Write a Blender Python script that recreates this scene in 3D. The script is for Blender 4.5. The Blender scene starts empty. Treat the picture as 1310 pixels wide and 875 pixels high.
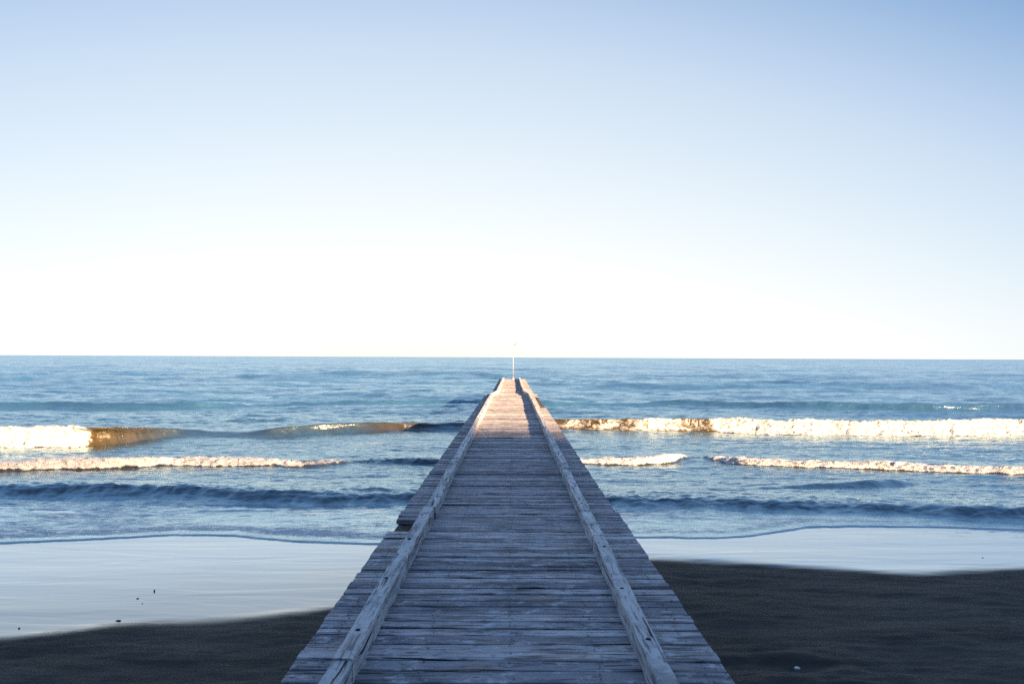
import bpy, bmesh, math, random
import numpy as np
from mathutils import Matrix, Vector, Euler

R = math.radians
random.seed(7)
rng = np.random.default_rng(11)
scene = bpy.context.scene
COL = scene.collection

# ------------------------------------------------------------------ measures
F = 946.0            # focal length in pixels of the 1310 wide photograph
H = 3.2              # eye height over still water
DECK = 1.48          # top of the pier deck over still water
SUN_EL, SUN_AZ = 18.0, 51.0      # elevation, degrees to the right of straight behind
PIER_END = 58.0

def hz(px):          # horizon row of the photograph
    return 457.0 + (px - 655.0) * 6.0 / 1310.0

def ground(px, row, z=0.0):      # where a point of height z stands in the world
    y = (H - z) * F / (row - hz(px))
    return (px - 655.0) / F * y, y

# ------------------------------------------------------------------ noise
def _hash(i, j, seed):
    n = (i.astype(np.int64) * 374761393 + j.astype(np.int64) * 668265263 + seed * 974634777) & 0x7fffffff
    n = ((n ^ (n >> 13)) * 1274126177) & 0x7fffffff
    n = (n ^ (n >> 16)) & 0xffff
    return n / 65535.0

def vnoise(x, y, seed=0):
    xi, yi = np.floor(x), np.floor(y)
    fx, fy = x - xi, y - yi
    fx = fx * fx * fx * (fx * (fx * 6 - 15) + 10)
    fy = fy * fy * fy * (fy * (fy * 6 - 15) + 10)
    a = _hash(xi, yi, seed); b = _hash(xi + 1, yi, seed)
    c = _hash(xi, yi + 1, seed); d = _hash(xi + 1, yi + 1, seed)
    return (a + (b - a) * fx) * (1 - fy) + (c + (d - c) * fx) * fy

def fbm(x, y, seed=0, octs=4, gain=0.5):
    s = np.zeros_like(x); a = 1.0; t = 0.0
    c, sn = math.cos(0.6), math.sin(0.6)
    for o in range(octs):
        s += a * (vnoise(x, y, seed + o * 17) - 0.5) * 2
        t += a; a *= gain
        x, y = (c * x - sn * y) * 2.03 + 5.1, (sn * x + c * y) * 2.03 + 1.7
    return s / t

def sstep(a, b, x):
    t = np.clip((x - a) / (b - a), 0, 1)
    return t * t * (3 - 2 * t)

def smooth_interp(x, xs, ys):
    """linear interpolation of the knots, rounded off"""
    n = 7; w = 0.0; s = 0.0
    for k in range(-n, n + 1):
        g = math.exp(-(k / n * 2) ** 2)
        s = s + g * np.interp(x + k * 0.09, xs, ys); w += g
    return s / w

# ------------------------------------------------------------------ materials
def nt(name):
    m = bpy.data.materials.new(name); m.use_nodes = True
    t = m.node_tree
    for n in list(t.nodes):
        t.nodes.remove(n)
    return m, t, t.nodes, t.links

class NB:
    """small helper to write node graphs"""
    def __init__(s, t):
        s.t = t
    def n(s, typ, **kw):
        nd = s.t.nodes.new(typ)
        for k, v in kw.items():
            if k.startswith('_'):
                setattr(nd, k[1:], v)
        for k, v in kw.items():
            if k.startswith('_'):
                continue
            key = k.replace('__', ' ')
            if key.startswith('i') and key[1:].isdigit():
                sock = nd.inputs[int(key[1:])]
            else:
                sock = nd.inputs[key]
            s.put(sock, v)
        return nd
    def put(s, sock, v):
        if isinstance(v, bpy.types.NodeSocket):
            s.t.links.new(v, sock)
        elif isinstance(v, bpy.types.Node):
            s.t.links.new(v.outputs[0], sock)
        else:
            sock.default_value = v
    def math(s, op, a, b=0.0, c=0.0, clamp=False):
        nd = s.n('ShaderNodeMath', _operation=op, _use_clamp=clamp)
        s.put(nd.inputs[0], a); s.put(nd.inputs[1], b); s.put(nd.inputs[2], c)
        return nd.outputs[0]
    def ramp(s, v, lo, hi, a=0.0, b=1.0, smooth=True):
        nd = s.n('ShaderNodeMapRange', _interpolation_type='SMOOTHSTEP' if smooth else 'LINEAR')
        nd.clamp = True
        s.put(nd.inputs['Value'], v); s.put(nd.inputs['From Min'], lo); s.put(nd.inputs['From Max'], hi)
        s.put(nd.inputs['To Min'], a); s.put(nd.inputs['To Max'], b)
        return nd.outputs[0]
    def mix(s, f, a, b, blend='MIX'):
        nd = s.n('ShaderNodeMix', _data_type='RGBA', _blend_type=blend)
        s.put(nd.inputs[0], f); s.put(nd.inputs[6], a); s.put(nd.inputs[7], b)
        return nd.outputs[2]
    def coords(s, scale, loc=(0, 0, 0)):
        tc = s.n('ShaderNodeTexCoord')
        mp = s.n('ShaderNodeMapping')
        s.t.links.new(tc.outputs['Object'], mp.inputs['Vector'])
        mp.inputs['Scale'].default_value = scale
        mp.inputs['Location'].default_value = loc
        return mp.outputs[0]
    def noise(s, vec, scale=1.0, detail=4.0, rough=0.55, dist=0.0):
        nd = s.n('ShaderNodeTexNoise')
        s.put(nd.inputs['Vector'], vec); nd.inputs['Scale'].default_value = scale
        nd.inputs['Detail'].default_value = detail; nd.inputs['Roughness'].default_value = rough
        nd.inputs['Distortion'].default_value = dist
        return nd.outputs[0]
    def attr(s, name):
        nd = s.n('ShaderNodeAttribute', _attribute_name=name)
        return nd.outputs['Fac']
    def bump(s, h, strength, dist, normal=None):
        nd = s.n('ShaderNodeBump')
        s.put(nd.inputs['Height'], h); s.put(nd.inputs['Strength'], strength); s.put(nd.inputs['Distance'], dist)
        if normal is not None:
            s.put(nd.inputs['Normal'], normal)
        return nd.outputs[0]
    def bsdf(s, col, rough, spec=0.5, normal=None, ior=1.45, **kw):
        nd = s.n('ShaderNodeBsdfPrincipled')
        s.put(nd.inputs['Base Color'], col); s.put(nd.inputs['Roughness'], rough)
        s.put(nd.inputs['Specular IOR Level'], spec); s.put(nd.inputs['IOR'], ior)
        if normal is not None:
            s.put(nd.inputs['Normal'], normal)
        for k, v in kw.items():
            s.put(nd.inputs[k.replace('__', ' ')], v)
        return nd.outputs[0]
    def out(s, sh):
        o = s.n('ShaderNodeOutputMaterial')
        s.t.links.new(sh, o.inputs['Surface'])

def rgb(r, g, b):
    return (r, g, b, 1.0)

def mat_wood(name, along, base_a, base_b, dark, bumps=0.004, warm=0.35):
    """weathered timber; along = axis of the grain"""
    m, t, N, L = nt(name); b = NB(t)
    sc = [38.0, 38.0, 38.0]; sc[along] = 3.2
    sc2 = [13.0, 13.0, 13.0]; sc2[along] = 1.7
    sc3 = [24.0, 24.0, 24.0]; sc3[along] = 0.9
    tone = b.attr('tone')
    off = b.n('ShaderNodeCombineXYZ')
    k = b.math('MULTIPLY', tone, 37.0)
    for i in range(3):
        b.put(off.inputs[i], k)
    def co(scale):
        tc = b.n('ShaderNodeTexCoord')
        ad = b.n('ShaderNodeVectorMath', _operation='ADD')
        t.links.new(tc.outputs['Object'], ad.inputs[0]); t.links.new(off.outputs[0], ad.inputs[1])
        mp = b.n('ShaderNodeMapping'); mp.inputs['Scale'].default_value = scale
        t.links.new(ad.outputs[0], mp.inputs['Vector'])
        return mp.outputs[0]
    fine = b.noise(co(sc), 1.0, 5, 0.6, 0.3)
    broad = b.noise(co(sc2), 1.0, 4, 0.6, 0.6)
    blot = b.noise(co((1.7, 1.7, 1.7)), 1.0, 5, 0.65)
    grit = b.noise(co((90, 90, 90)), 1.0, 3, 0.6)
    c = b.mix(b.ramp(tone, 0.0, 1.0), base_a, base_b)
    c = b.mix(b.ramp(broad, 0.46, 0.70, 0.0, 0.75), c, dark)
    c = b.mix(b.ramp(fine, 0.53, 0.64, 0.0, 0.85), c, dark)
    split = b.noise(co(sc3), 1.0, 3, 0.5, 0.8)
    c = b.mix(b.ramp(b.noise(co((11, 11, 11)), 1.0, 4, 0.65), 0.56, 0.70, 0.0, 0.6), c, dark)
    c = b.mix(b.ramp(blot, 0.52, 0.72, 0.0, 0.55), c, dark)
    c = b.mix(b.ramp(blot, 0.32, 0.46, warm, 0.0), c, rgb(0.20, 0.115, 0.085))
    pale = b.ramp(b.noise(co((6.0, 8.0, 6.0)), 1.0, 5, 0.7), 0.54, 0.68, 0.0, 0.6)
    c = b.mix(pale, c, rgb(0.58, 0.59, 0.62))
    crack = b.ramp(split, 0.635, 0.665)
    c = b.mix(crack, c, rgb(0.012, 0.012, 0.014))
    hgt = b.math('ADD', b.math('MULTIPLY', fine, -1.0), b.math('MULTIPLY', grit, 0.35))
    hgt = b.math('SUBTRACT', hgt, crack)
    hgt = b.math('ADD', hgt, b.math('MULTIPLY', broad, -0.7))
    nrm = b.bump(hgt, 1.0, bumps)
    b.out(b.bsdf(c, b.ramp(blot, 0.3, 0.7, 0.62, 0.8), 0.35, nrm))
    return m

M = {}
M['deck'] = mat_wood('weathered_deck_wood', 0, rgb(0.185, 0.188, 0.215), rgb(0.48, 0.455, 0.46), rgb(0.044, 0.046, 0.056))
M['curb'] = mat_wood('bleached_curb_wood', 1, rgb(0.46, 0.46, 0.46), rgb(0.60, 0.585, 0.57), rgb(0.10, 0.10, 0.11), 0.003, 0.2)
M['pile'] = mat_wood('wet_pile_wood', 2, rgb(0.07, 0.062, 0.055), rgb(0.12, 0.10, 0.085), rgb(0.015, 0.014, 0.013), 0.006)
M['beam'] = mat_wood('dark_beam_wood', 0, rgb(0.08, 0.068, 0.06), rgb(0.12, 0.10, 0.085), rgb(0.02, 0.018, 0.016), 0.005)
M['stringer'] = mat_wood('dark_stringer_wood', 1, rgb(0.08, 0.068, 0.06), rgb(0.12, 0.10, 0.085), rgb(0.02, 0.018, 0.016), 0.005)

M['near_black'] = mat_wood('near_black_beam_wood', 1, rgb(0.020, 0.015, 0.012), rgb(0.035, 0.025, 0.018), rgb(0.008, 0.007, 0.006), 0.005, 0.1)  # near-black edge beams, so the missing-board gaps look dark

def mat_simple(name, col, rough, spec=0.5, metal=0.0, nsc=30.0, var=0.35, bump=0.001):
    m, t, N, L = nt(name); b = NB(t)
    v = b.noise(b.coords((nsc,) * 3), 1.0, 4, 0.6)
    c = b.mix(b.ramp(v, 0.4, 0.7, 0.0, var), col, rgb(*(x * 0.4 for x in col[:3])))
    b.out(b.bsdf(c, rough, spec, b.bump(v, 0.6, bump), Metallic=metal))
    return m
M['bolt'] = mat_simple('rusty_iron', rgb(0.035, 0.025, 0.022), 0.75, 0.3, 0.3)
M['pole'] = mat_simple('white_painted_metal', rgb(0.36, 0.36, 0.40), 0.45)
M['lamp'] = mat_simple('dark_green_lamp_glass', rgb(0.20, 0.22, 0.18), 0.3)
M['shell'] = mat_simple('white_shell', rgb(0.75, 0.72, 0.66), 0.5)
M['pebble'] = mat_simple('dark_pebble', rgb(0.03, 0.03, 0.032), 0.6)
M['drift'] = mat_simple('sodden_driftwood', rgb(0.02, 0.018, 0.016), 0.7)

# ---- sand
def mat_sand():
    m, t, N, L = nt('beach_sand'); b = NB(t)
    wet = b.attr('wet')
    big = b.noise(b.coords((0.5, 1.6, 1.0)), 1.0, 5, 0.6)
    streak = b.noise(b.coords((0.32, 3.4, 1.0)), 1.0, 4, 0.55, 0.4)
    grain = b.noise(b.coords((38, 48, 48)), 1.0, 4, 0.75)
    mid = b.noise(b.coords((3.5, 9, 8)), 1.0, 5, 0.65, 0.4)
    # damp brown-grey sand
    c = b.mix(b.ramp(big, 0.3, 0.7), rgb(0.028, 0.026, 0.023), rgb(0.062, 0.056, 0.046))
    c = b.mix(b.ramp(grain, 0.50, 0.78, 0.0, 0.35), c, rgb(0.085, 0.08, 0.068))
    c = b.mix(b.ramp(mid, 0.55, 0.75, 0.0, 0.5), c, rgb(0.018, 0.017, 0.016))
    h = b.math('ADD', b.math('MULTIPLY', mid, 0.6), b.math('MULTIPLY', grain, 0.25))
    h = b.math('ADD', h, b.math('MULTIPLY', streak, 0.9))
    nrm = b.bump(h, 1.0, 0.035)
    dry = b.bsdf(c, 0.75, 0.25, nrm)
    # film of water lying on the sand: mirrors the sky
    st2 = b.noise(b.coords((0.40, 1.9, 1.0), (3, 1, 0)), 1.0, 4, 0.5, 1.0)
    nrm2 = b.bump(b.math('ADD', b.math('MULTIPLY', st2, 1.0), b.math('MULTIPLY', streak, 0.35)), 1.0, 0.013)
    film = b.bsdf(rgb(0.07, 0.09, 0.105), b.ramp(big, 0.3, 0.7, 0.06, 0.16), 0.5, nrm2, 2.9)
    gl = b.n('ShaderNodeBsdfGlossy'); gl.inputs['Color'].default_value = rgb(0.74, 0.84, 0.92)
    b.put(gl.inputs['Roughness'], b.ramp(big, 0.3, 0.7, 0.05, 0.14)); b.put(gl.inputs['Normal'], nrm2)
    m2 = b.n('ShaderNodeMixShader'); b.put(m2.inputs[0], b.ramp(b.attr('mirror_share'), 0.0, 1.0, 0.24, 0.60))
    t.links.new(film, m2.inputs[1]); t.links.new(gl.outputs[0], m2.inputs[2]); film = m2.outputs[0]
    mx = b.n('ShaderNodeMixShader')
    edge = b.math('ADD', wet, b.math('MULTIPLY', b.math('SUBTRACT', streak, 0.5), 0.35))
    b.put(mx.inputs[0], b.ramp(edge, 0.12, 0.88))
    t.links.new(dry, mx.inputs[1]); t.links.new(film, mx.inputs[2])
    b.out(mx.outputs[0])
    return m
M['sand'] = mat_sand()

def mat_sea():
    m, t, N, L = nt('sea_water'); b = NB(t)
    foam = b.attr('foam'); film = b.attr('film'); silt = b.attr('silt'); near = b.attr('near')
    # ripples at several sizes, crests lying across the view
    r1 = b.noise(b.coords((1.1, 2.6, 1)), 1.0, 6, 0.62, 0.6)
    r2 = b.noise(b.coords((5.0, 10.0, 1)), 1.0, 5, 0.65, 0.5)
    r3 = b.noise(b.coords((0.09, 0.26, 1)), 1.0, 6, 0.6, 0.3)
    calm = b.math('SUBTRACT', 1.0, b.math('MULTIPLY', film, 0.45))
    n1 = b.bump(r3, 1.0, b.math('MULTIPLY', b.ramp(near, 0.0, 1.0, 0.5, 0.12), calm))
    n1 = b.bump(r1, 1.0, b.math('MULTIPLY', b.ramp(near, 0.0, 1.0, 0.07, 0.05), calm), n1)
    n1 = b.bump(r2, 1.0, b.math('MULTIPLY', calm, 0.013), n1)
    def slopes(scale, loc):
        nd = b.n('ShaderNodeTexNoise'); b.put(nd.inputs['Vector'], b.coords(scale, loc))
        nd.inputs['Scale'].default_value = 1.0; nd.inputs['Detail'].default_value = 4; nd.inputs['Roughness'].default_value = 0.6
        v = b.n('ShaderNodeVectorMath', _operation='SUBTRACT'); t.links.new(nd.outputs['Color'], v.inputs[0])
        v.inputs[1].default_value = (0.5, 0.58, 0.5)
        w = b.n('ShaderNodeVectorMath', _operation='MULTIPLY'); t.links.new(v.outputs[0], w.inputs[0])
        w.inputs[1].default_value = (0.5, 1.1, 0.0)
        return w.outputs[0]
    sm = b.n('ShaderNodeVectorMath', _operation='ADD')
    t.links.new(slopes((0.40, 1.0, 1), (7, 3, 0)), sm.inputs[0]); t.links.new(slopes((0.045, 0.16, 1), (1, 8, 0)), sm.inputs[1])
    sl = b.n('ShaderNodeVectorMath', _operation='SCALE'); t.links.new(sm.outputs[0], sl.inputs[0])
    b.put(sl.inputs['Scale'], b.ramp(near, 0.0, 1.0, 0.75, 0.07))
    ad = b.n('ShaderNodeVectorMath', _operation='ADD'); t.links.new(n1, ad.inputs[0]); t.links.new(sl.outputs[0], ad.inputs[1])
    nm = b.n('ShaderNodeVectorMath', _operation='NORMALIZE'); t.links.new(ad.outputs[0], nm.inputs[0])
    n1 = nm.outputs[0]
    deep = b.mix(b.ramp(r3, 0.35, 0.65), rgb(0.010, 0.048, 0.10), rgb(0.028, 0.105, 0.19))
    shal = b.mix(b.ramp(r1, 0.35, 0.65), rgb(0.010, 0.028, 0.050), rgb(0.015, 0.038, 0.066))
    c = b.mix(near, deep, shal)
    c = b.mix(silt, c, b.mix(b.ramp(r1, 0.35, 0.65), rgb(0.034, 0.024, 0.008), rgb(0.056, 0.039, 0.013)))
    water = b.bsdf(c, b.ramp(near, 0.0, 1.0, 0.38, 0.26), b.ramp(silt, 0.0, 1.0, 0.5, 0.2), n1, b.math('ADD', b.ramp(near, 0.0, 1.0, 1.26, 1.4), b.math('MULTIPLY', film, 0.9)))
    lw = b.n('ShaderNodeLayerWeight'); lw.inputs['Blend'].default_value = 0.5; b.put(lw.inputs['Normal'], n1)
    gl = b.n('ShaderNodeBsdfGlossy'); gl.inputs['Color'].default_value = rgb(0.74, 0.93, 0.98)
    b.put(gl.inputs['Roughness'], b.ramp(near, 0.0, 1.0, 0.30, 0.12)); b.put(gl.inputs['Normal'], n1)
    gk = b.math('MULTIPLY', b.math('POWER', lw.outputs['Facing'], b.ramp(near, 0.0, 1.0, 1.2, 1.6)), b.math('ADD', b.math('ADD', b.math('MULTIPLY', near, 0.02), 0.86), b.math('MULTIPLY', film, 0.12)), clamp=True)
    gk = b.math('MULTIPLY', gk, b.math('SUBTRACT', 1.0, silt))
    m2 = b.n('ShaderNodeMixShader'); b.put(m2.inputs[0], gk)
    t.links.new(water, m2.inputs[1]); t.links.new(gl.outputs[0], m2.inputs[2]); water = m2.outputs[0]
    # foam: solid where fresh, lace where old
    l1 = b.noise(b.coords((2.2, 4.6, 2.0)), 1.0, 6, 0.68, 1.2)
    l2 = b.noise(b.coords((9.0, 15.0, 9.0)), 1.0, 4, 0.65, 0.8)
    lace = b.math('ADD', b.math('MULTIPLY', l1, 0.68), b.math('MULTIPLY', l2, 0.32))
    k = b.math('ADD', lace, b.math('SUBTRACT', foam, 1.0))
    mask = b.ramp(k, -0.13, 0.10)
    fn = b.bump(b.math('ADD', b.math('MULTIPLY', l2, 1.0), b.math('MULTIPLY', l1, 1.0)), 1.0, 0.07)
    thick = b.mix(b.ramp(b.noise(b.coords((5.0, 6.0, 9.0), (2, 5, 1)), 1.0, 5, 0.7), 0.34, 0.62), rgb(0.34, 0.36, 0.40), rgb(0.50, 0.53, 0.58))
    fo = b.bsdf(b.mix(b.ramp(foam, 0.55, 0.95), rgb(0.62, 0.64, 0.66), thick), 0.65, 0.3, fn)
    mx = b.n('ShaderNodeMixShader')
    b.put(mx.inputs[0], mask)
    t.links.new(water, mx.inputs[1]); t.links.new(fo, mx.inputs[2])
    b.out(mx.outputs[0])
    return m
M['sea'] = mat_sea()

def mat_shade_caster():
    m, t, N, L = nt('shade_caster_scrub'); b = NB(t)
    v = b.noise(b.coords((0.2, 0.2, 0.2)), 1.0, 6, 0.65)
    c = b.mix(b.ramp(v, 0.35, 0.65), rgb(0.035, 0.05, 0.02), rgb(0.10, 0.09, 0.05))
    b.out(b.bsdf(c, 0.9, 0.2, b.bump(v, 1.0, 0.6)))
    return m
M['shade_caster'] = mat_shade_caster()

# ------------------------------------------------------------------ object helpers
def grid_mesh(name, X, Y, Z, attrs, mat):
    r, c = X.shape
    me = bpy.data.meshes.new(name)
    co = np.stack([X, Y, Z], -1).reshape(-1, 3).astype(np.float32)
    idx = np.arange(r * c).reshape(r, c)
    q = np.stack([idx[:-1, :-1], idx[:-1, 1:], idx[1:, 1:], idx[1:, :-1]], -1).reshape(-1, 4)
    me.vertices.add(len(co)); me.vertices.foreach_set('co', co.ravel())
    me.loops.add(q.size); me.loops.foreach_set('vertex_index', q.ravel().astype(np.int32))
    me.polygons.add(len(q)); me.polygons.foreach_set('loop_start', (np.arange(len(q)) * 4).astype(np.int32))
    me.polygons.foreach_set('use_smooth', np.ones(len(q), bool))
    me.update(calc_edges=True)
    for k, v in attrs.items():
        a = me.attributes.new(k, 'FLOAT', 'POINT'); a.data.foreach_set('value', v.ravel().astype(np.float32))
    me.materials.append(mat)
    o = bpy.data.objects.new(name, me); COL.objects.link(o)
    return o

def finish(name, bm, mat, parent=None, smooth=False, loc=None):
    me = bpy.data.meshes.new(name); bm.normal_update(); bm.to_mesh(me); bm.free()
    if smooth:
        me.polygons.foreach_set('use_smooth', np.ones(len(me.polygons), bool))
    me.materials.append(mat)
    o = bpy.data.objects.new(name, me); COL.objects.link(o)
    if parent:
        o.parent = parent
    if loc:
        o.location = loc
    return o

def tag(o, label, cat, group=None):
    o['label'] = label; o['category'] = cat
    if group:
        o['group'] = group

def structure(o):
    o['kind'] = 'structure'

def timber(bm, p0, p1, w, h, segs=6, bev=0.012, tone=0.5, jit=0.004, layer=None, taper=0.0):
    """a rough sawn timber from p0 to p1 (centre of its underside), w wide, h high, with worn edges"""
    p0, p1 = Vector(p0), Vector(p1)
    d = (p1 - p0).normalized()
    up = Vector((0, 0, 1)) if abs(d.z) < 0.9 else Vector((0, 1, 0))
    side = d.cross(up).normalized(); up = side.cross(d).normalized()
    prof = [(-w / 2, 0), (w / 2, 0), (w / 2, h - bev), (w / 2 - bev * .3, h - bev * .3), (w / 2 - bev, h),
            (0, h), (-w / 2 + bev, h), (-w / 2 + bev * .3, h - bev * .3), (-w / 2, h - bev)]
    rings = []
    for i in range(segs + 1):
        f = i / segs
        c = p0.lerp(p1, f)
        jx, jz = random.uniform(-jit, jit), random.uniform(-jit, jit)
        ring = []
        for a, q in prof:
            v = bm.verts.new(c + side * (a + jx + random.uniform(-jit, jit) * .5) + up * (q + (jz if q > 0 else 0) + random.uniform(-jit, jit) * .35))
            if layer:
                v[layer] = tone
            ring.append(v)
        rings.append(ring)
    n = len(prof)
    for a, b_ in zip(rings, rings[1:]):
        for i in range(n):
            bm.faces.new((a[i], a[(i + 1) % n], b_[(i + 1) % n], b_[i]))
    bm.faces.new(rings[0][::-1]); bm.faces.new(rings[-1])

def new_bm():
    bm = bmesh.new(); return bm, bm.verts.layers.float.new('tone')

# ------------------------------------------------------------------ ground levels
def sand_z(x, y):
    y = np.asarray(y, float)
    return np.interp(y, [-400, -60, -6, 4, 9, 11, 13.5, 16, 18, 22, 40, 70],
                     [5.0, 1.3, 0.62, 0.33, 0.165, 0.115, 0.075, 0.045, 0.0, -0.15, -1.2, -2.5]) + 0.0 * np.asarray(x, float)

# the line where the last swash stops (photograph measure -> metres)
edge_px = [(-200, 700), (0, 696), (130, 690), (240, 684.5), (290, 685), (340, 690), (400, 695), (470, 697), (600, 696), (700, 690), (820, 688.5), (900, 689.5), (960, 687), (1000, 680), (1035, 673.5), (1100, 673), (1200, 674), (1310, 678), (1500, 680)]
E = np.array([ground(p, r, 0.085) for p, r in edge_px])
wet_px = [(-300, 850), (0, 825), (90, 817), (130, 809), (160, 803), (230, 801), (300, 798), (360, 792), (420, 783), (520, 765), (650, 735), (760, 717), (835, 712.5), (900, 715), (1000, 721.5), (1080, 726), (1140, 731), (1185, 733), (1215, 728.5), (1310, 726.5), (1500, 722)]
W = np.array([ground(p, r, 0.12) for p, r in wet_px])

def ext(P):
    return np.concatenate([[P[0, 0] - 400], P[:, 0], [P[-1, 0] + 400]]), np.concatenate([[P[0, 1]], P[:, 1], [P[-1, 1]]])

def edge_y(x):
    xs, ys = ext(E); return smooth_interp(x, xs, ys)

def wet_y(x):
    xs, ys = ext(W); return smooth_interp(x, xs, ys)

# ------------------------------------------------------------------ sand
def build_sand():
    ys = np.concatenate([np.array([-3000, -1500, -800, -400, -200, -120, -80, -50, -30, -20, -12, -6, -2, 0.5, 2.5]),
                         np.arange(4.0, 17.0, 0.035), np.array([18, 22, 30, 45, 70])])
    s = np.linspace(-1, 1, 520)
    xs = np.concatenate([np.array([-3000, -1200, -500, -200, -90, -45, -25]), 15.5 * s, np.array([25, 45, 90, 200, 500, 1200, 3000])])
    X, Y = np.meshgrid(xs, ys)
    Z = sand_z(X, Y)
    near = ((np.abs(X) < 40) & (Y > -8) & (Y < 20)) * 1.0
    wy = wet_y(X)
    wet = sstep(-0.32, 0.42, Y - wy + 0.10 * fbm(X * .8, Y * 3, 5, 3))
    dryf = (1 - wet) * near
    # soft undulations, scuffs and wind ripples on the dark sand
    Z = Z + dryf * (0.045 * fbm(X * 0.7, Y * 1.6, 3, 4) + 0.016 * fbm(X * 2.0, Y * 6.0, 9, 4))
    sx, sy = ground(1000, 845, 0.25)
    g = np.exp(-(((X - sx) / 0.50) ** 2 + ((Y - sy) / 0.14) ** 2))
    Z = Z - 0.07 * g + 0.045 * np.exp(-(((X - sx) / 0.6) ** 2 + ((Y - sy - 0.2) / 0.12) ** 2))
    g2 = np.exp(-(((X - sx) / 1.4) ** 2 + ((Y - sy + .1) / 0.6) ** 2))
    Z = Z + 0.05 * g2 * fbm(X * 2.5, Y * 6, 21, 4)
    Z = Z + dryf * 0.016 * fbm(X * 1.6, Y * 8.0, 23, 4) * (1 - sstep(7.0, 9.5, Y)) * (0.35 + 0.65 * sstep(1.5, 3.0, X))
    Z = Z + wet * near * 0.004 * fbm(X * 0.3, Y * 1.8, 33, 3)
    mirror_share = 1 - (1 - sstep(-0.5, 4.5, Y - wy)) * (1 - sstep(-1.5, 2.0, X))     # mirror mix falls towards the dry sand on the left
    o = grid_mesh('beach', X, Y, Z, {'wet': wet, 'mirror_share': mirror_share}, M['sand'])
    structure(o)
build_sand()

# ------------------------------------------------------------------ sea
class Wave:
    def __init__(s, knots, wf, wb, lean, z0=0.0):
        P = []
        for px, br, cr in knots:
            x, yb = ground(px, br, z0)
            yc = yb + wf
            h = H - (cr - hz(px)) * yc / F - z0
            P.append((x, yb, max(h, 0.02)))
        P = np.array(P)
        s.xs = np.concatenate([[P[0, 0] - 300], P[:, 0], [P[-1, 0] + 300]])
        s.yb = np.concatenate([[P[0, 1] - 2], P[:, 1], [P[-1, 1] + 2]])
        s.h = np.concatenate([[P[0, 2]], P[:, 2], [P[-1, 2]]])
        s.px = np.array([k[0] for k in knots]); s.kx = P[:, 0]
        s.wf, s.wb, s.lean = wf, wb, lean
    def x_of(s, px):
        return np.interp(px, s.px, s.kx)
    def along(s, x, table):      # a quantity given at photograph columns, as a function of x
        xs = s.x_of(np.array([a for a, _ in table])); v = np.array([b for _, b in table], float)
        return smooth_interp(x, xs, v)
    def eval(s, X, Y):
        x1 = X[0] if False else X
        yb = smooth_interp(x1, s.xs, s.yb); h = smooth_interp(x1, s.xs, s.h)
        wig = 0.10 * fbm(X * 0.9, X * 0 + 3.3, 41, 4)
        t = Y - yb - s.wf + wig
        u = np.clip((t + s.wf) / s.wf, 0, 1)
        front = u * u * (3 - 2 * u)
        back = np.exp(-(np.maximum(t, 0) / s.wb) ** 1.6)
        p = np.where(t < 0, front, back)
        return h * p, p, t, h

WA = Wave([(-150, 571, 546), (0, 571, 545), (105, 571, 545), (135, 570, 544), (160, 567, 545), (200, 562, 546.5), (225, 559, 548), (265, 559, 552), (310, 560, 552), (343, 560, 547), (400, 556, 540.5), (450, 553, 539), (512, 551, 539), (580, 551, 540.5), (640, 549, 538), (720, 549, 536), (830, 551.5, 535), (920, 553.5, 534.5), (1000, 555.5, 537), (1150, 557, 538), (1230, 557, 537), (1310, 557, 537), (1450, 558, 538)], 0.75, 2.6, 0.55)
WB = Wave([(-150, 604, 590), (0, 603, 587.5), (120, 600, 585.5), (230, 595.5, 583), (345, 596, 586), (388, 597, 587.5), (455, 591.5, 586), (510, 592, 582.5), (560, 594, 584), (640, 592, 584), (750, 592, 584.5), (820, 593.5, 583), (858, 591.5, 580.5), (885, 586, 579.5), (900, 586, 581), (915, 589, 583), (955, 594, 584.5), (1000, 596, 586), (1150, 600, 591), (1310, 608, 596), (1450, 611, 598)], 0.45, 1.5, 0.5, 0.03)
WC = Wave([(-150, 637, 620), (0, 637.5, 618), (120, 637.5, 618), (200, 639, 620), (300, 642, 623), (370, 644, 625), (520, 646, 629), (650, 648, 632), (800, 651, 632), (900, 653, 634), (1000, 656, 638), (1150, 661, 643), (1310, 670, 648), (1450, 674, 652)], 0.62, 1.9, 0.45, 0.05)
WD = Wave([(-150, 640, 640), (800, 637, 637), (940, 631, 629), (1000, 628, 621), (1060, 627, 617), (1120, 625, 613), (1150, 622, 611), (1185, 618, 615), (1220, 612, 612), (1400, 610, 610)], 0.3, 0.8, 0.2, 0.03)
WS = Wave([(-150, 524.2, 513.4), (0, 523.2, 511.4), (200, 522.2, 511.9), (300, 519.2, 512.9), (380, 518.2, 510.4), (480, 517.2, 508.4), (580, 516.2, 507.4), (700, 519.2, 511.4), (850, 520.2, 513.4), (1000, 523.2, 514.4), (1200, 527.2, 516.4), (1310, 527.2, 517.4), (1450, 527.2, 517.4)], 0.9, 2.6, 0.3)
WT = Wave([(-150, 493.2, 486.4), (200, 485.2, 481.4), (330, 482.7, 476.9), (440, 482.7, 476.4), (600, 484.2, 479.4), (800, 496.2, 491.4), (1000, 495.2, 488.4), (1150, 499.2, 493.4), (1310, 499.2, 492.9)], 3.0, 6.0, 0.1)

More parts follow.
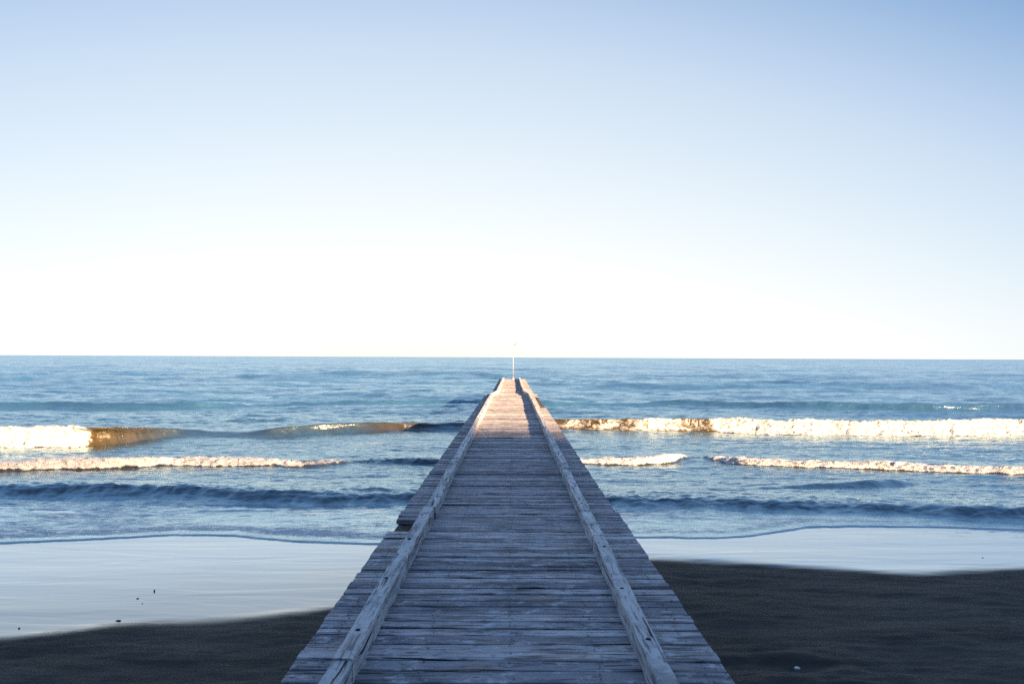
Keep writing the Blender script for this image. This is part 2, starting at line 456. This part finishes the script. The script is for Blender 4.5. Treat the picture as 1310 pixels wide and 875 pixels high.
def build_sea():
    ys = [9.8]
    while ys[-1] < 34:
        ys.append(ys[-1] + 0.036)
    st = 0.036
    while ys[-1] < 160:
        st *= 1.013; ys.append(ys[-1] + st)
    while ys[-1] < 16000:
        st *= 1.09; ys.append(ys[-1] + st)
    ys = np.array(ys)
    s = np.linspace(-1, 1, 780)
    side = np.array([1.06, 1.15, 1.3, 1.6, 2.1, 3.0, 4.5])
    s = np.concatenate([-side[::-1], s, side])
    Yg, S = np.meshgrid(ys, s, indexing='ij')
    X = S * (0.80 * Yg + 2.5)
    Y = Yg.copy()
    ey = edge_y(X)
    ey = ey + 0.07 * fbm(X * 1.5, X * 0 + 1.0, 55, 5, 0.6)
    sz = sand_z(X, Y)
    dist = Y - ey
    # level of the sheet: on the sand it is a thin tongue of water
    level = np.maximum(sz + 0.020, 0.0)
    tongue = sstep(-0.02, 0.12, dist)
    Z = level - (1 - tongue) * 0.06
    zA, pA, tA, hA = WA.eval(X, Y)
    zB, pB, tB, hB = WB.eval(X, Y)
    zC, pC, tC, hC = WC.eval(X, Y)
    zD, pD, tD, hD = WD.eval(X, Y)
    zS, pS, tS, hS = WS.eval(X, Y)
    zT, pT, tT, hT = WT.eval(X, Y)
    far = Y > 300
    for z_, p_ in ((zS, pS), (zT, pT)):
        z_[far] = 0
    waves = zA + zB + zC * tongue + zD + zS + zT
    # ---- chop
    open_ = sstep(26, 36, Y)
    chop = 0.05 * fbm(X * 0.45, Y * 1.1, 61, 5) + 0.035 * fbm(X * 1.3, Y * 2.6, 71, 4)
    swell = 1.0 * fbm(X * 0.028, Y * 0.11, 81, 6, 0.62) * sstep(30, 60, Y)
    inner = 0.062 * fbm(X * 0.55, Y * 1.6, 91, 6, 0.6) + 0.010 * fbm(X * 3.0, Y * 6.0, 95, 3)
    fade = 1 - sstep(90, 400, Y)
    Z = Z + waves + tongue * ((1 - open_) * inner * sstep(0.1, 3.0, dist) * 1.2 + open_ * (fade * chop * 1.9 + (1 - sstep(300, 900, Y)) * swell))
    # ---- foam cover
    fa = WA.along(X, [(-150, 1), (60, 1), (98, 1), (106, 0.42), (118, 0.30), (140, 0.12), (165, 0.0), (225, 0.0), (330, 0.0), (488, 0.05), (505, 0.36), (530, 0.36), (545, 0.05), (640, 0.1), (720, 0.40), (800, 0.42), (850, 0.55), (880, 0.40), (915, 0.40), (930, 1), (1450, 1)])
    rag = 0.35 * fbm(X * 2.2, Y * 2.5, 101, 4) + 0.30 * fbm(X * 7.0, Y * 5.0, 103, 3)
    fzA = sstep(-1.10, -0.55, tA + rag * 0.30) * (1 - sstep(-0.10, 0.75, tA + rag * .6))
    foamA = fa * fzA
    fb = WB.along(X, [(-150, 1), (250, 1), (330, 0.9), (390, 0.75), (450, 0.55), (500, 0.42), (560, 0.35), (640, 0.5), (740, 0.85), (850, 0.95), (875, 0.7), (890, 0.38), (905, 0.5), (925, 0.95), (1450, 1)])
    fzB = sstep(-0.50, -0.18, tB + rag * .15) * (1 - sstep(-0.12, 0.75, tB + rag * .5))
    fb = np.clip(fb * (0.88 + 0.45 * fbm(X * 0.7, X * 0 + 9.0, 161, 4)), 0, 1)
    foamB = fb * fzB
    # old lace: between and behind the waves, thick on the swash
    old = 0.15 * sstep(ey + 0.05, ey + 0.6, Y) * (1 - sstep(33, 44, Y))
    swash = 0.25 * sstep(0.05, 0.5, dist) * (1 - sstep(-0.45, -0.05, tC)) 
    behindC = 0.10 * sstep(0.2, 0.9, tC) * (1 - sstep(-1.6, -0.5, tB))
    left_more = 1 - 0.25 * sstep(2, 8, X)
    behA = 0.20 * sstep(-0.2, 0.5, tA) * (1 - sstep(1.0, 4.5, tA)) * sstep(0.3, 0.8, fa)
    inA = 0.10 * (1 - sstep(-1.6, -0.8, tA)) * sstep(0.2, 0.8, tB)
    patch = 0.20 * fbm(X * 0.25, Y * 0.7, 111, 3)
    lace = (old + swash + behindC) * left_more + behA + inA + patch * sstep(0.1, 1, dist) * (1 - open_)
    faceC = sstep(-0.75, -0.60, tC) * (1 - sstep(-0.35, 0.25, tC))
    faceC2 = sstep(-0.7, -0.4, tC) * (1 - sstep(0.3, 1.2, tC))
    lace = lace + 0.17 * sstep(0.03, 0.16, dist) * (1 - sstep(0.3, 1.1, dist)) - 0.10 * faceC
    lace = np.clip(lace, 0, 0.72) * (1 - 0.9 * sstep(0.15, 0.5, pA) * (tA < 0.3) * (1 - fa))
    foam = np.clip(np.maximum(lace, np.maximum(foamA * 1.06, foamB * 0.98)), 0, 1.2)
    solid = np.clip(np.maximum(foamA, foamB), 0, 1)
    # ---- churned shape of the foam
    lump = 0.5 + 0.5 * fbm(X * 3.2, Y * 3.2 + Z * 2, 121, 5, 0.6)
    lump2 = fbm(X * 1.3, Y * 1.5, 131, 4, 0.55)
    lump = 0.6 * lump + 0.4 * np.abs(fbm(X * 6.5, Y * 6.0 + Z * 3, 125, 4, 0.6)) * 1.8
    amp = 0.17 * foamA + 0.10 * foamB
    Z = Z + (0.07 * foamB + 0.05 * foamA) * np.maximum(0, fbm(X * 9.0, Y * 3.5, 151, 3))
    Z = Z + amp * (lump - 0.35) + foamA * 0.06 * lump2
    Y2 = Y - WA.lean * zA * pA * pA - WB.lean * zB * pB - WC.lean * zC * pC - WS.lean * zS * pS
    Y2 = Y2 - solid * 0.20 * lump
    # the curling sheet at the left end of the breaker throws its lip forward
    curl = WA.along(X, [(-150, 0), (90, 0), (104, 1), (150, 0.8), (200, 0.25), (235, 0.0), (1450, 0.0)])
    lip = curl * sstep(0.72, 1.0, pA) * (tA < 0.35)
    Y2 = Y2 - 0.30 * lip
    # rough little crests on the dark bore
    Z = Z + 0.045 * faceC2 * fbm(X * 4.0, Y * 4.0, 141, 4) * tongue
    si = WA.along(X, [(-150, 0.8), (100, 1.0), (150, 0.75), (200, 0.40), (230, 0.12), (450, 0.12), (492, 0.7), (535, 0.75), (560, 0.12), (680, 0.5), (720, 0.85), (920, 0.95), (1450, 0.9)])
    silt = si * sstep(-1.0, -0.75, tA) * (1 - sstep(0.15, 0.7, tA))
    silt = np.maximum(silt, 0.7 * fb * sstep(-0.5, -0.4, tB) * (1 - sstep(-0.25, -0.1, tB)))
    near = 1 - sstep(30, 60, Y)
    o = grid_mesh('sea', X, Y2, Z, {'foam': foam, 'film': 1 - sstep(-0.9, -0.3, tC), 'silt': silt, 'near': near}, M['sea'])
    structure(o)
build_sea()

# ------------------------------------------------------------------ unseen hill, added and shaped to cast shade on the shore
def build_shade_caster():
    D = 95.0
    xs = np.concatenate([np.arange(-900, -60, 40.0), np.arange(-60, 300, 2.5), np.arange(300, 900, 40.0)])
    vs = np.linspace(-1, 1, 41)
    X, V = np.meshgrid(xs, vs)
    tx = math.tan(R(SUN_AZ)); te = math.tan(R(SUN_EL)); ca = math.cos(R(SUN_AZ))
    def ridge(x, y, z):     # ridge point whose shadow falls at (x, y, z)
        return x + (y + D) * tx, z + (y + D) / ca * te
    K = sorted([ridge(-15, 21.3, 0.3), ridge(-6, 21.2, 0.28), ridge(0, 17.8, DECK), ridge(8, 20.5, 0.2), ridge(16, 19.0, 0.2)])
    kx = np.array([-900] + [k[0] for k in K] + [900]); kz = np.array([K[0][1]] + [k[1] for k in K] + [K[-1][1]])
    top = np.interp(X, kx, kz)
    rid = top + 0.35 * fbm(X * 0.35, X * 0, 5, 4)
    Z = 0.5 + (rid - 0.5) * (1 - np.abs(V))
    Y = -D + np.where(V > 0, V * 70, V * 130)
    Z = Z + 0.5 * fbm(X * 0.1, Y * 0.1, 8, 4) * np.minimum(np.abs(V) * 4, 1)
    o = grid_mesh('shade_caster', X, Y, Z, {}, M['shade_caster'])
    structure(o)
build_shade_caster()

# ------------------------------------------------------------------ pier
XL, XR = -1.215, 1.19            # ends of the deck boards
CL, CR = (-0.925, -0.815), (0.73, 0.835)     # the two kerb timbers
NARROW = 34.5                    # the outermost stretch is narrower
def build_pier():
    pier = bpy.data.objects.new('pier', None); COL.objects.link(pier)
    tag(pier, 'long weathered grey wooden pier running from the sand out over the waves', 'pier')
    # deck boards, laid side by side
    bm, lay = new_bm()
    y = -9.0; k = 0; board_y = []
    gap_l = ground(520, 679, DECK)[1], ground(520, 662, DECK)[1]
    gap_r = ground(790, 655, DECK)[1], ground(790, 651.5, DECK)[1]
    while y < PIER_END:
        w = random.choice([0.095, 0.105, 0.112, 0.118, 0.125, 0.14]) * random.uniform(0.95, 1.05)
        gap = random.choice([0.006, 0.008, 0.010, 0.012, 0.016, 0.022])
        yc = y + w / 2
        if yc > NARROW:
            x0, x1 = -0.97, 1.04
        else:
            x0, x1 = XL, XR
        if yc > gap_r[1] and yc < NARROW:
            x1 -= 0.022
        x0 += random.gauss(0, 0.002); x1 += random.gauss(0, 0.002)
        if 25.3 < yc < 32.5:
            x1 = 0.985
        if gap_l[0] < yc < gap_l[1] + 0.02:
            x0 = CL[0] - 0.005
        if gap_r[0] < yc < gap_r[1]:
            x1 -= 0.05
        if 2 < yc < 20:
            board_y.append(yc)
        th = 0.045; dz = random.gauss(0, 0.0045)
        sk = random.gauss(0, 0.003)
        timber(bm, (x0, yc + sk, DECK - th + dz + random.gauss(0, .002)), (x1, yc - sk, DECK - th + dz + random.gauss(0, .002)), w, th, 14, random.uniform(0.004, 0.010), random.random(), 0.0022, lay)
        y += w + gap; k += 1
    rr = random.Random(5)
    for bx in (-0.5, 0.0, 0.5, -1.07, 1.06):
        for yb in board_y:
            for off in (-0.03, 0.03):
                if rr.random() < 0.2:
                    continue
                cx, cy = bx + rr.uniform(-0.02, 0.02), yb + off + rr.uniform(-0.006, 0.006)
                vv = [bm.verts.new((cx + 0.007 * math.cos(a * math.pi / 3), cy + 0.007 * math.sin(a * math.pi / 3), DECK + 0.0085)) for a in range(6)]
                bm.faces.new(vv).material_index = 1
    dk = finish('deck', bm, M['deck'], pier)
    dk.data.materials.append(M['bolt'])
    # kerb timbers, end to end
    def kerb(x0, x1, cuts, zt, shift=0.0):
        for a, b_ in zip(cuts, cuts[1:]):
            bm, lay = new_bm()
            xc = (x0 + x1) / 2 + random.uniform(-0.008, 0.008)
            dx = random.uniform(-0.012, 0.012)
            if shift:
                xc += shift / 2; dx = -shift / 2
            hgt = zt + random.uniform(-0.008, 0.008)
            timber(bm, (xc + dx, a + 0.006, DECK + 0.004), (xc - dx, b_ - 0.006, DECK + 0.004), x1 - x0, hgt, int((b_ - a) / 0.12), 0.011, random.random(), 0.0032, lay)
            kb = finish('kerb', bm, M['curb'], pier)
            n = max(2, int((b_ - a) / 0.95))
            if a > 30:
                continue
            for i in range(n):
                yy = a + (i + 0.5) * (b_ - a) / n + random.uniform(-.1, .1)
                f = (yy - a) / (b_ - a)
                bb = bmesh.new()
                bmesh.ops.create_cone(bb, cap_ends=True, segments=10, radius1=0.017, radius2=0.013, depth=0.008)
                bmesh.ops.translate(bb, verts=bb.verts, vec=(xc + dx * (1 - 2 * f) + random.uniform(-.02, .02), yy, DECK + 0.004 + hgt + 0.001))
                finish('bolt', bb, M['bolt'], kb)
    kerb(*CL, [-9, -4.6, -0.2, 3.9, 7.9, 11.6, 15.6, 19.7, 23.6, 27.5, 32.6], 0.135)
    kerb(*CL, [32.6, 35.0], 0.14, 0.205)
    kerb(*CR, [-9, -5.2, -1.0, 2.8, 6.65, 10.6, 14.4, 18.3, 22.3, 26.4, 30.5, 32.6], 0.135)
    kerb(*CR, [32.6, 35.0], 0.14, -0.187)
    kerb(-0.73, -0.60, [35.0, 38.5, 42.5, 46.5, 50.5, 54.4, PIER_END], 0.14)
    kerb(0.53, 0.66, [35.0, 38.8, 42.4, 46.6, 50.2, 54.6, PIER_END], 0.14)
    # under the deck: stringers, cross beams, piles
    for x in (-0.5, 0.0, 0.5):
        bm, lay = new_bm()
        timber(bm, (x, -9, DECK - 0.245), (x, PIER_END - 0.15, DECK - 0.245), 0.14, 0.19, 60, 0.008, random.random(), 0.004, lay)
        finish('stringer', bm, M['stringer'], pier)
    for x, y1 in ((-1.085, NARROW - 0.1), (1.06, NARROW - 0.1)):
        bm, lay = new_bm()
        timber(bm, (x, -9, DECK - 0.255), (x, y1, DECK - 0.255), 0.235, 0.195, 60, 0.008, random.random(), 0.004, lay)
        finish('edge_beam', bm, M['near_black'], pier)
    yy = -6.0
    while yy < PIER_END:
        half = 1.08 if yy < NARROW else 0.92
        bm, lay = new_bm()
        timber(bm, (-half, yy, DECK - 0.475), (half, yy, DECK - 0.475), 0.2, 0.22, 10, 0.01, random.random(), 0.005, lay)
        finish('cross_beam', bm, M['beam'], pier)
        for x in (-half + 0.2, half - 0.2):
            bm, lay = new_bm()
            zb = float(sand_z(np.array(x), np.array(yy))) - 0.8
            prev = None; n = 14; segs = 12
            for i in range(segs + 1):
                z = zb + (DECK - 0.48 - zb) * i / segs
                ring = []
                for j in range(n):
                    a = 2 * math.pi * j / n
                    r = 0.125 * (1 - 0.1 * i / segs) + random.uniform(-.006, .006)
                    v = bm.verts.new((x + r * math.cos(a), yy + r * math.sin(a), z)); v[lay] = 0.4
                    ring.append(v)
                if prev:
                    for j in range(n):
                        bm.faces.new((prev[j], prev[(j + 1) % n], ring[(j + 1) % n], ring[j]))
                prev = ring
            bm.faces.new(prev)
            finish('pile', bm, M['pile'], pier, True)
        yy += 4.0
    return pier
build_pier()

# ------------------------------------------------------------------ signal pole on the pier head
def cyl(bm, p, r1, r2, h, n=16):
    vs = bmesh.ops.create_cone(bm, cap_ends=True, segments=n, radius1=r1, radius2=r2, depth=h)['verts']
    bmesh.ops.translate(bm, verts=vs, vec=(p[0], p[1], p[2] + h / 2))
    return vs

def build_pole():
    yp = PIER_END - 0.6; xp = (656.5 - 655) / F * yp
    t = bpy.data.objects.new('signal_pole', None); COL.objects.link(t); t.location = (xp, yp, DECK)
    tag(t, 'thin white metal pole with a small lantern standing on the pier head', 'pole')
    bm = bmesh.new(); cyl(bm, (0, 0, 0.004), 0.13, 0.12, 0.03, 20); cyl(bm, (0, 0, 0.034), 0.06, 0.05, 0.12, 16)
    finish('base_plate', bm, M['pole'], t)
    bm = bmesh.new(); cyl(bm, (0, 0, 0.15), 0.027, 0.021, 2.62)
    finish('mast', bm, M['pole'], t, True)
    bm = bmesh.new()
    bmesh.ops.create_cube(bm, size=1, matrix=Matrix.Translation((0.09, 0, 2.62)) @ Matrix.Diagonal((0.2, 0.02, 0.02, 1)))
    finish('bracket', bm, M['pole'], t)
    bm = bmesh.new(); cyl(bm, (0.18, 0, 2.632), 0.05, 0.05, 0.14); cyl(bm, (0.18, 0, 2.772), 0.065, 0.02, 0.05)
    finish('lantern', bm, M['lamp'], t)
build_pole()

# ------------------------------------------------------------------ bits washed up on the sand
def lump(bm, r, sq, seed, n=2):
    random.seed(seed)
    bmesh.ops.create_icosphere(bm, subdivisions=n, radius=r)
    for v in bm.verts:
        k = random.uniform(0.78, 1.18)
        v.co = Vector((v.co.x * sq[0] * k, v.co.y * sq[1] * k, v.co.z * sq[2] * k))

def bit(name, px, row, z, size, sq, mat, label, cat, seed, group=None):
    x, y = ground(px, row, z)
    zz = float(sand_z(np.array(x), np.array(y)))
    bm = bmesh.new(); lump(bm, size, sq, seed)
    o = finish(name, bm, mat, None, True, (x, y, zz + size * sq[2] * 0.45))
    tag(o, label, cat, group)

bit('shell', 1018, 855, 0.2, 0.022, (1.3, 1, .6), M['shell'], 'small white shell on the dark sand right of the pier', 'shell', 1)
bit('pebble', 202, 757, 0.12, 0.0099, (1.0, 1, 1.7), M['pebble'], 'tallest of the dark pebbles on the shiny wet sand, left of the pier', 'pebble', 2, 'pebbles on the wet sand')
bit('pebble', 181, 767, 0.12, 0.0108, (1.5, 1, .6), M['pebble'], 'dark flat pebble just left of the tallest pebble on the wet sand', 'pebble', 3, 'pebbles on the wet sand')
bit('pebble', 187, 774, 0.12, 0.0063, (1.2, 1, .7), M['pebble'], 'tiny dark pebble just below the flat pebble near the tallest one', 'pebble', 4, 'pebbles on the wet sand')
bit('pebble', 31, 809, 0.12, 0.0099, (1.0, 1, .8), M['pebble'], 'round dark pebble nearest the left edge on the wet sand', 'pebble', 5, 'pebbles on the wet sand')
bit('driftwood', 157, 798, 0.12, 0.015, (2.2, .8, .45), M['drift'], 'dark sliver of driftwood at the upper bend of the wet sand line', 'driftwood', 6)
bit('pebble', 1255, 714, 0.08, 0.0108, (1.3, 1, .6), M['pebble'], 'lone dark pebble on the wet sand right of the pier', 'pebble', 7, 'pebbles on the wet sand')

# ------------------------------------------------------------------ light
world = bpy.data.worlds.new('World'); scene.world = world; world.use_nodes = True
wt = world.node_tree
for n in list(wt.nodes):
    wt.nodes.remove(n)
wb = NB(wt)
EXPO = 2.45
SKY_STRENGTH = 0.10
sky = wt.nodes.new('ShaderNodeTexSky'); sky.sky_type = 'NISHITA'; sky.sun_disc = False
sky.sun_elevation = R(SUN_EL); sky.sun_rotation = R(180 - SUN_AZ)
sky.altitude = 0; sky.air_density = 1.0; sky.dust_density = 0.3; sky.ozone_density = 1.5
# milky evening air: white towards the horizon, brightest a little left of the pier, deep blue overhead
geo = wt.nodes.new('ShaderNodeTexCoord')
sep = wt.nodes.new('ShaderNodeSeparateXYZ'); wt.links.new(geo.outputs['Generated'], sep.inputs[0])
el = wb.math('ARCSINE', sep.outputs[2])
az = wb.math('ARCTAN2', sep.outputs[0], sep.outputs[1])
daz = wb.math('MINIMUM', wb.math('ABSOLUTE', wb.math('ADD', az, R(7))), R(75))
u = wb.math('ADD', wb.math('DIVIDE', wb.math('MAXIMUM', el, 0.0), R(25)),
            wb.math('MULTIPLY', wb.math('POWER', wb.math('DIVIDE', daz, R(45)), 2.0), 0.5))
stops = [(0.00, (1.06, 1.00, 0.94)), (0.08, (1.10, 1.08, 1.04)), (0.28, (1.04, 1.05, 1.05)), (0.63, (0.81, 0.90, 0.97)),
         (0.90, (0.63, 0.76, 0.91)), (1.05, (0.51, 0.65, 0.86)), (1.36, (0.227, 0.407, 0.69)), (2.0, (0.225, 0.41, 0.74)), (3.6, (0.20, 0.37, 0.74))]
rp = wt.nodes.new('ShaderNodeValToRGB'); cr = rp.color_ramp
while len(cr.elements) < len(stops):
    cr.elements.new(0.5)
for e_, (p_, c_) in zip(cr.elements, stops):
    e_.position = p_ / 4.0; e_.color = tuple(q / 1.2 for q in c_) + (1.0,)
wb.put(rp.inputs[0], wb.math('DIVIDE', u, 4.0))
k_ = 1.2 / (2 ** EXPO) / SKY_STRENGTH
air = wb.n('ShaderNodeVectorMath', _operation='SCALE')
wt.links.new(rp.outputs[0], air.inputs[0]); air.inputs['Scale'].default_value = k_
skc = wb.n('ShaderNodeVectorMath', _operation='SCALE')
wt.links.new(sky.outputs[0], skc.inputs[0]); skc.inputs['Scale'].default_value = 0.4
mixed = wb.mix(0.93, skc.outputs[0], air.outputs[0])
bg = wt.nodes.new('ShaderNodeBackground'); bg.inputs['Strength'].default_value = SKY_STRENGTH
wt.links.new(mixed, bg.inputs['Color'])
wo = wt.nodes.new('ShaderNodeOutputWorld'); wt.links.new(bg.outputs[0], wo.inputs['Surface'])

sd = bpy.data.lights.new('sun', 'SUN'); sd.energy = 5.0; sd.angle = R(1.1); sd.color = (1.0, 0.63, 0.33)
so = bpy.data.objects.new('sun', sd); COL.objects.link(so)
tosun = Vector((math.sin(R(SUN_AZ)) * math.cos(R(SUN_EL)), -math.cos(R(SUN_AZ)) * math.cos(R(SUN_EL)), math.sin(R(SUN_EL))))
so.rotation_euler = tosun.to_track_quat('Z', 'Y').to_euler()

# ------------------------------------------------------------------ camera
cd = bpy.data.cameras.new('camera'); cd.sensor_width = 36; cd.lens = F / 1310 * 36
cd.clip_start = 0.05; cd.clip_end = 60000
co = bpy.data.objects.new('camera', cd); COL.objects.link(co)
pitch = math.degrees(math.atan(19.5 / F))
co.matrix_world = Matrix.Translation((0, 0, H)) @ Matrix.Rotation(R(90 + pitch), 4, 'X') @ Matrix.Rotation(R(0.26), 4, 'Z')
scene.camera = co

vs = scene.view_settings
vs.view_transform = 'Standard'; vs.look = 'None'; vs.gamma = 1.0; vs.use_curve_mapping = False
vs.exposure = EXPO

scene.cycles.use_denoising = False
scene.cycles.sample_clamp_indirect = 4.0
scene.cycles.sample_clamp_direct = 8.0
